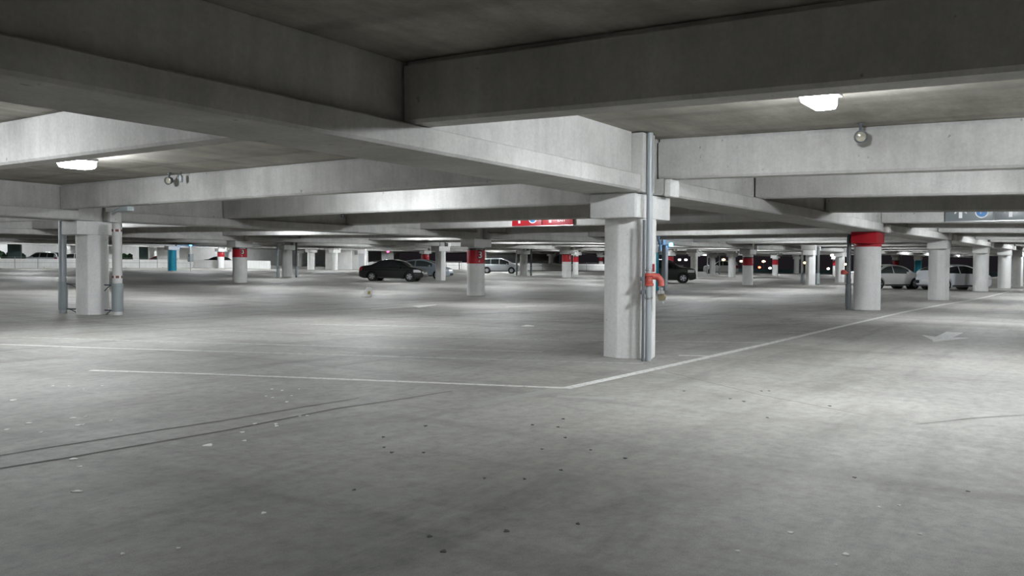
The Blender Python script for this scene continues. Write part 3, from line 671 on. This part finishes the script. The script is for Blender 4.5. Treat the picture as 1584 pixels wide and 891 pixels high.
# ------------------------------------------------------------------ cars
def smooth(pts, x):
    if x <= pts[0][0]: return pts[0][1]
    for i in range(len(pts)-1):
        x0, y0 = pts[i]; x1, y1 = pts[i+1]
        if x <= x1:
            def sl(j):
                if j <= 0 or j >= len(pts)-1: 
                    k = max(0, min(len(pts)-2, j if j <= 0 else j-1)); return (pts[k+1][1]-pts[k][1])/(pts[k+1][0]-pts[k][0])
                return (pts[j+1][1]-pts[j-1][1])/(pts[j+1][0]-pts[j-1][0])
            h = x1-x0; u = (x-x0)/h; m0, m1 = sl(i)*h, sl(i+1)*h
            return (2*u**3-3*u*u+1)*y0+(u**3-2*u*u+u)*m0+(-2*u**3+3*u*u)*y1+(u**3-u*u)*m1
    return pts[-1][1]
CARS = {  # outline of the top from tail to nose, belt line, length, width, wheels, glass x-ranges
 'sedan': dict(L=4.6, W=1.78, top=[(0, .62), (.05, .86), (.16, 1.0), (.5, 1.06), (.85, 1.1), (1.5, 1.39), (2.0, 1.465), (2.55, 1.455), (3.05, 1.32), (3.55, 1.02), (4.0, .92), (4.38, .8), (4.54, .68), (4.6, .5)], belt=[(0, .93), (2, .93), (3.6, .88), (4.6, .8)], xr=.98, xf=3.68, R=.325,
   ws=(2.72, 3.48), rw=(.93, 1.5), side=[(1.02, 1.98), (2.06, 3.2)]),
 'hatch': dict(L=4.45, W=1.74, top=[(0, .6), (.04, .95), (.12, 1.1), (.55, 1.28), (1.2, 1.43), (1.9, 1.49), (2.4, 1.47), (3.0, 1.3), (3.6, 1.02), (4.0, .9), (4.3, .76), (4.41, .64), (4.45, .45)], belt=[(0, .98), (1.5, .96), (3.6, .9), (4.45, .8)], xr=.8, xf=3.5, R=.315,
   ws=(2.55, 3.5), rw=(.16, 1.0), side=[(.75, 1.72), (1.8, 3.1)]),
 'van': dict(L=4.75, W=1.8, top=[(0, .62), (.04, 1.05), (.12, 1.3), (.4, 1.55), (1.0, 1.655), (2.0, 1.68), (2.7, 1.63), (3.3, 1.42), (3.85, 1.1), (4.3, .97), (4.6, .82), (4.71, .66), (4.75, .45)], belt=[(0, 1.02), (2, 1.0), (3.8, .96), (4.75, .85)], xr=.95, xf=3.72, R=.335,
   ws=(2.85, 3.75), rw=(.1, .42), side=[(.45, 1.35), (1.42, 2.3), (2.38, 3.4)]),
 'suv': dict(L=4.45, W=1.83, top=[(0, .7), (.04, 1.1), (.14, 1.45), (.4, 1.68), (1.0, 1.72), (2.2, 1.73), (2.5, 1.68), (2.85, 1.45), (3.2, 1.2), (3.6, 1.14), (4.1, 1.08), (4.36, .98), (4.42, .8), (4.45, .6)], belt=[(0, 1.1), (2, 1.09), (3.3, 1.06), (4.45, .98)], xr=.87, xf=3.49, R=.365,
   ws=(2.5, 3.16), rw=(.06, .36), side=[(.4, 1.1), (1.17, 1.95), (2.02, 2.95)])}
def car(kind, label, cat, x, y, deg, pm, group=None, z=None, tint='glass_dark'):
    q = CARS[kind]; L, Wd, R = q['L'], q['W'], q['R']
    root = thing('car', label, cat, (x, y, fz(x, y)+.004 if z is None else z), math.radians(deg), group)
    mid = (q['xr']+q['xf'])/2; ra = R+.06
    def bot(x):
        zb = .2+.12*max(0, (x-(L-.5))/.5)**2+.14*max(0, (.5-x)/.5)**2
        for c in (q['xr'], q['xf']):
            if abs(x-c) < ra: zb = max(zb, R+math.sqrt(max(0, ra*ra-(x-c)**2)))
        return zb
    top = lambda x: smooth(q['top'], x); belt = lambda x: smooth(q['belt'], x)
    roof = max(p[1] for p in q['top'])
    def hw(x, z):
        e = max(0, (x-(L-.75))/.75); r_ = max(0, (.5-x)/.5)
        w = Wd/2*(1-.26*e**2.4-.16*r_**2.2); b = belt(x)
        if z > b: w *= 1-.27*((z-b)/(roof-b+.001))**1.05
        else: w *= 1-.09*((b-z)/b)**2-.012*math.sin(PI*min(1, max(0, (z-.3)/(b-.3))))*-1
        return w
    xs = set([0, L]); n = 64
    for i in range(n+1): xs.add(L*i/n)
    for c in (q['xr'], q['xf']):
        for s in (-1, 1): xs.add(c+s*ra*.999); xs.add(c+s*ra*.96)
    xs = sorted(xs); rows = 12; mb = MB(); ny = 6
    for s in (-1, 1):
        rings = []
        for xx in xs:
            zb, zt = bot(xx), top(xx); zt = max(zt, zb+.02)
            rings.append([(xx-mid, s*hw(xx, zb+(zt-zb)*j/rows), zb+(zt-zb)*j/rows) for j in range(rows+1)])
        mb.loft(rings, False, False)
    for fn, cr in ((lambda a: max(top(a), bot(a)+.02), .035), (bot, 0)):
        rings = []
        for xx in xs:
            zz = fn(xx); w = hw(xx, zz)
            rings.append([(xx-mid, w*(1-2*j/ny), zz+cr*(1-(1-2*j/ny)**2)*min(1, (xx+.05)*4, (L-xx+.05)*4)) for j in range(ny+1)])
        mb.loft(rings, False, False)
    for xx in (0, L):
        zb, zt = bot(xx), max(top(xx), bot(xx)+.02)
        rings = [[(xx-mid, hw(xx, zb+(zt-zb)*j/rows)*(1-2*k/ny), zb+(zt-zb)*j/rows) for k in range(ny+1)] for j in range(rows+1)]
        mb.loft(rings, False, False)
    body = mb.build('body', pm, root, 40)
    m = body.modifiers.new('weld', 'WELD'); m.merge_threshold = .002
    def side_patch(x0, x1, zl, zh, name, mm, s, par=root, off=.006, nx=14, nz=4):
        rings = []
        for i in range(nx+1):
            xx = x0+(x1-x0)*i/nx; a, b = zl(xx), max(zl(xx)+.001, zh(xx))
            rings.append([(xx-mid, s*(hw(xx, a+(b-a)*j/nz)+off), a+(b-a)*j/nz) for j in range(nz+1)])
        return MB().loft(rings, False, False).build(name, mm, par, 40)
    def top_patch(x0, x1, f, name, mm, off=.008):
        rings = []
        for i in range(9):
            xx = x0+(x1-x0)*i/8; zz = top(xx); w = hw(xx, zz)*f
            rings.append([(xx-mid+off*.6*(1 if x0 > L/2 else -1), w*(1-2*j/ny), zz+.035*(1-(f*(1-2*j/ny))**2)+off) for j in range(ny+1)])
        return MB().loft(rings, False, False).build(name, mm, root, 40)
    for s in (-1, 1):
        for a, b in q['side']:
            side_patch(a, b, lambda u: belt(u)+.03, lambda u: top(u)-.075, 'side_window', tint, s)
        side_patch(L-.62, L-.12, lambda u: .62 if kind != 'suv' else .78, lambda u: min(top(u)-.03, .8 if kind != 'suv' else .97), 'headlight', 'lamp_glass', s)
        side_patch(.03, .3, lambda u: .74, lambda u: min(top(u)-.02, 1.0 if kind != 'suv' else 1.15), 'taillight', 'tail_red', s)
        side_patch(q['xr']+ra+.02, q['xf']-ra-.02, lambda u: .215, lambda u: .3, 'sill', 'trim_black', s)
        for a, b in q['side'][-2:]:
            xx = a+.12; w = hw(xx, belt(xx)-.1)
            MB().box(xx-mid, xx-mid+.2, s*w-.012, s*w+.022, belt(xx)-.12, belt(xx)-.09, .006).build('door_handle', pm, root)
        xm = q['side'][-1][1]-.18; w = hw(xm, belt(xm)+.03)
        mm = MB().box(xm-mid-.06, xm-mid+.07, min(s*w, s*(w+.17)), max(s*w, s*(w+.17)), belt(xm)+.02, belt(xm)+.15, .03).build('mirror', pm, root)
    top_patch(q['ws'][0], q['ws'][1], .86, 'windshield', tint); top_patch(q['rw'][0], q['rw'][1], .84, 'rear_window', tint)
    w = hw(L, .5)
    MB().box(L-mid, L-mid+.015, -.45, .45, .3, .46, .005).build('grille', 'trim_black', root)
    MB().box(-mid-.02, -mid, -.26, .26, .5, .62, .004).build('plate', 'white', root)
    zt = min(top(0.), belt(0.))
    for sy in (-1, 1):
        ye = hw(0, zt-.1)
        MB().box(-mid-.025, -mid+.04, min(sy*ye*.98, sy*ye*.62), max(sy*ye*.98, sy*ye*.62), zt-.2, zt-.01, .012).build('taillight', 'tail_red' if kind != 'hatch' else 'glass_dark', root)
    for c in (q['xr'], q['xf']):
        for s in (-1, 1):
            yo = s*(Wd/2-.12)
            wh = thing_part('wheel', root, (c-mid, yo, R))
            MB().lathe([(R*.62, -.1), (R*.92, -.1), (R, -.07), (R, .07), (R*.92, .1), (R*.62, .1), (R*.62, -.1)], (0, 0), 28, 'y', cap=False).build('tyre', 'tyre', wh)
            rim = MB().lathe([(R*.64, -.09*s), (R*.64, .085*s), (R*.58, .09*s), (R*.54, .05*s), (.04, .04*s)], (0, 0), 28, 'y')
            rim.build('hub', 'trim_black' if kind != 'van' else 'pipe_grey', wh)
            sp = MB()
            for k in range(5):
                a = 2*PI*k/5; ca, sa = math.cos(a), math.sin(a)
                for u0, u1 in ((-.05, .05),):
                    pts = [(.03, -.035), (R*.6, -.055), (R*.6, .055), (.03, .035)]
                    sp.loft([[(ca*r-sa*t_, (.055+.03*o_)*s, ca*t_+sa*r) for r, t_ in pts] for o_ in (0, 1)])
            sp.lathe([(.06, .05*s), (.06, .095*s), (.02, .1*s)], (0, 0), 14, 'y')
            sp.lathe([(R*.57, .06*s), (R*.57, .095*s), (R*.65, .095*s), (R*.65, .06*s), (R*.57, .06*s)], (0, 0), 28, 'y', cap=False)
            sp.build('rim', 'rim', wh)
            MB().lathe([(ra*.99, -.08*s-.0), (ra*.99, -.32*s)], (0, 0), 20, 'y').build('wheel_well', 'trim_black', wh)
    return root
def thing_part(name, parent, loc):
    o = bpy.data.objects.new(name, None); COL.objects.link(o); o.parent = parent; o.location = loc; o.empty_display_size = .1; return o
car('sedan', 'black sedan parked side-on in the centre left, nose to the right', 'car', 44.7, 40.6, -66, 'paint_black')
car('hatch', 'silver blue car half hidden behind the black sedan', 'car', 51.3, 43.6, -66, 'paint_bluesilver', tint='glass_clear')
car('van', 'silver minivan parked behind the column numbered 3', 'car', 79.6, 56.3, -58, 'paint_silver')
car('suv', 'dark green suv whose front end shows right of the near column', 'car', 60.2, 27.2, -64, 'paint_green')
car('sedan', 'white sedan emerging from behind the red-capped column', 'car', 56.4, 10.75, -36, 'paint_white', tint='glass_clear')
car('hatch', 'white car with rounded tail behind the column right of the red-capped one', 'car', 57.1, 7.2, -36, 'paint_pearl')
car('suv', 'white suv far back between thin pipes', 'car', 109.8, 41.6, 115, 'paint_white')
for k, x, y, a, p, l in (('van', 57.5, 103.5, -40, 'paint_white', 'white van behind the barrier, right of the white banded pipe'), ('sedan', 76., 101.5, -60, 'paint_dark', 'dark car behind the barrier, right of the column numbered 3 at the left'),
                       ('sedan', 66.5, 101.5, 140, 'paint_red', 'dark red car behind the barrier by the teal column'), ('suv', 52.0, 103.0, 130, 'paint_silver', 'silver suv behind the barrier at the piped column'),
                       ('sedan', 39.8, 101.0, -40, 'paint_white', 'white car behind the barrier at the far left')):
    car(k, l, 'car', x, y, a, p)

# ------------------------------------------------------------------ camera, world, view
cam = bpy.data.cameras.new('camera'); co = bpy.data.objects.new('camera', cam); COL.objects.link(co)
yaw, pitch, roll = math.radians(34.43), math.radians(-1.66), math.radians(.32)
F = Vector((math.cos(pitch)*math.cos(yaw), math.cos(pitch)*math.sin(yaw), math.sin(pitch)))
Rv = Vector((math.sin(yaw), -math.cos(yaw), 0)); U = Rv.cross(F); c, s = math.cos(roll), math.sin(roll)
R2, U2 = Rv*c+U*s, U*c-Rv*s
co.matrix_world = Matrix(((R2.x, U2.x, -F.x, 0), (R2.y, U2.y, -F.y, 0), (R2.z, U2.z, -F.z, 1.45), (0, 0, 0, 1)))
cam.sensor_width = 36; cam.lens = 1326/1584*36; cam.clip_end = 1000; cam.clip_start = .05
SC.camera = co
w = bpy.data.worlds.new('night'); SC.world = w; w.use_nodes = True
w.node_tree.nodes['Background'].inputs[0].default_value = (.012, .010, .012, 1); w.node_tree.nodes['Background'].inputs[1].default_value = .6
vs = SC.view_settings; vs.view_transform = 'Standard'; vs.look = 'None'; vs.gamma = 1.; vs.exposure = .68; vs.use_curve_mapping = False
cy = SC.cycles; cy.use_denoising = True; cy.max_bounces = 10; cy.diffuse_bounces = 6; cy.glossy_bounces = 3; cy.sample_clamp_indirect = 6.; cy.caustics_reflective = False; cy.caustics_refractive = False
cy.use_light_tree = True
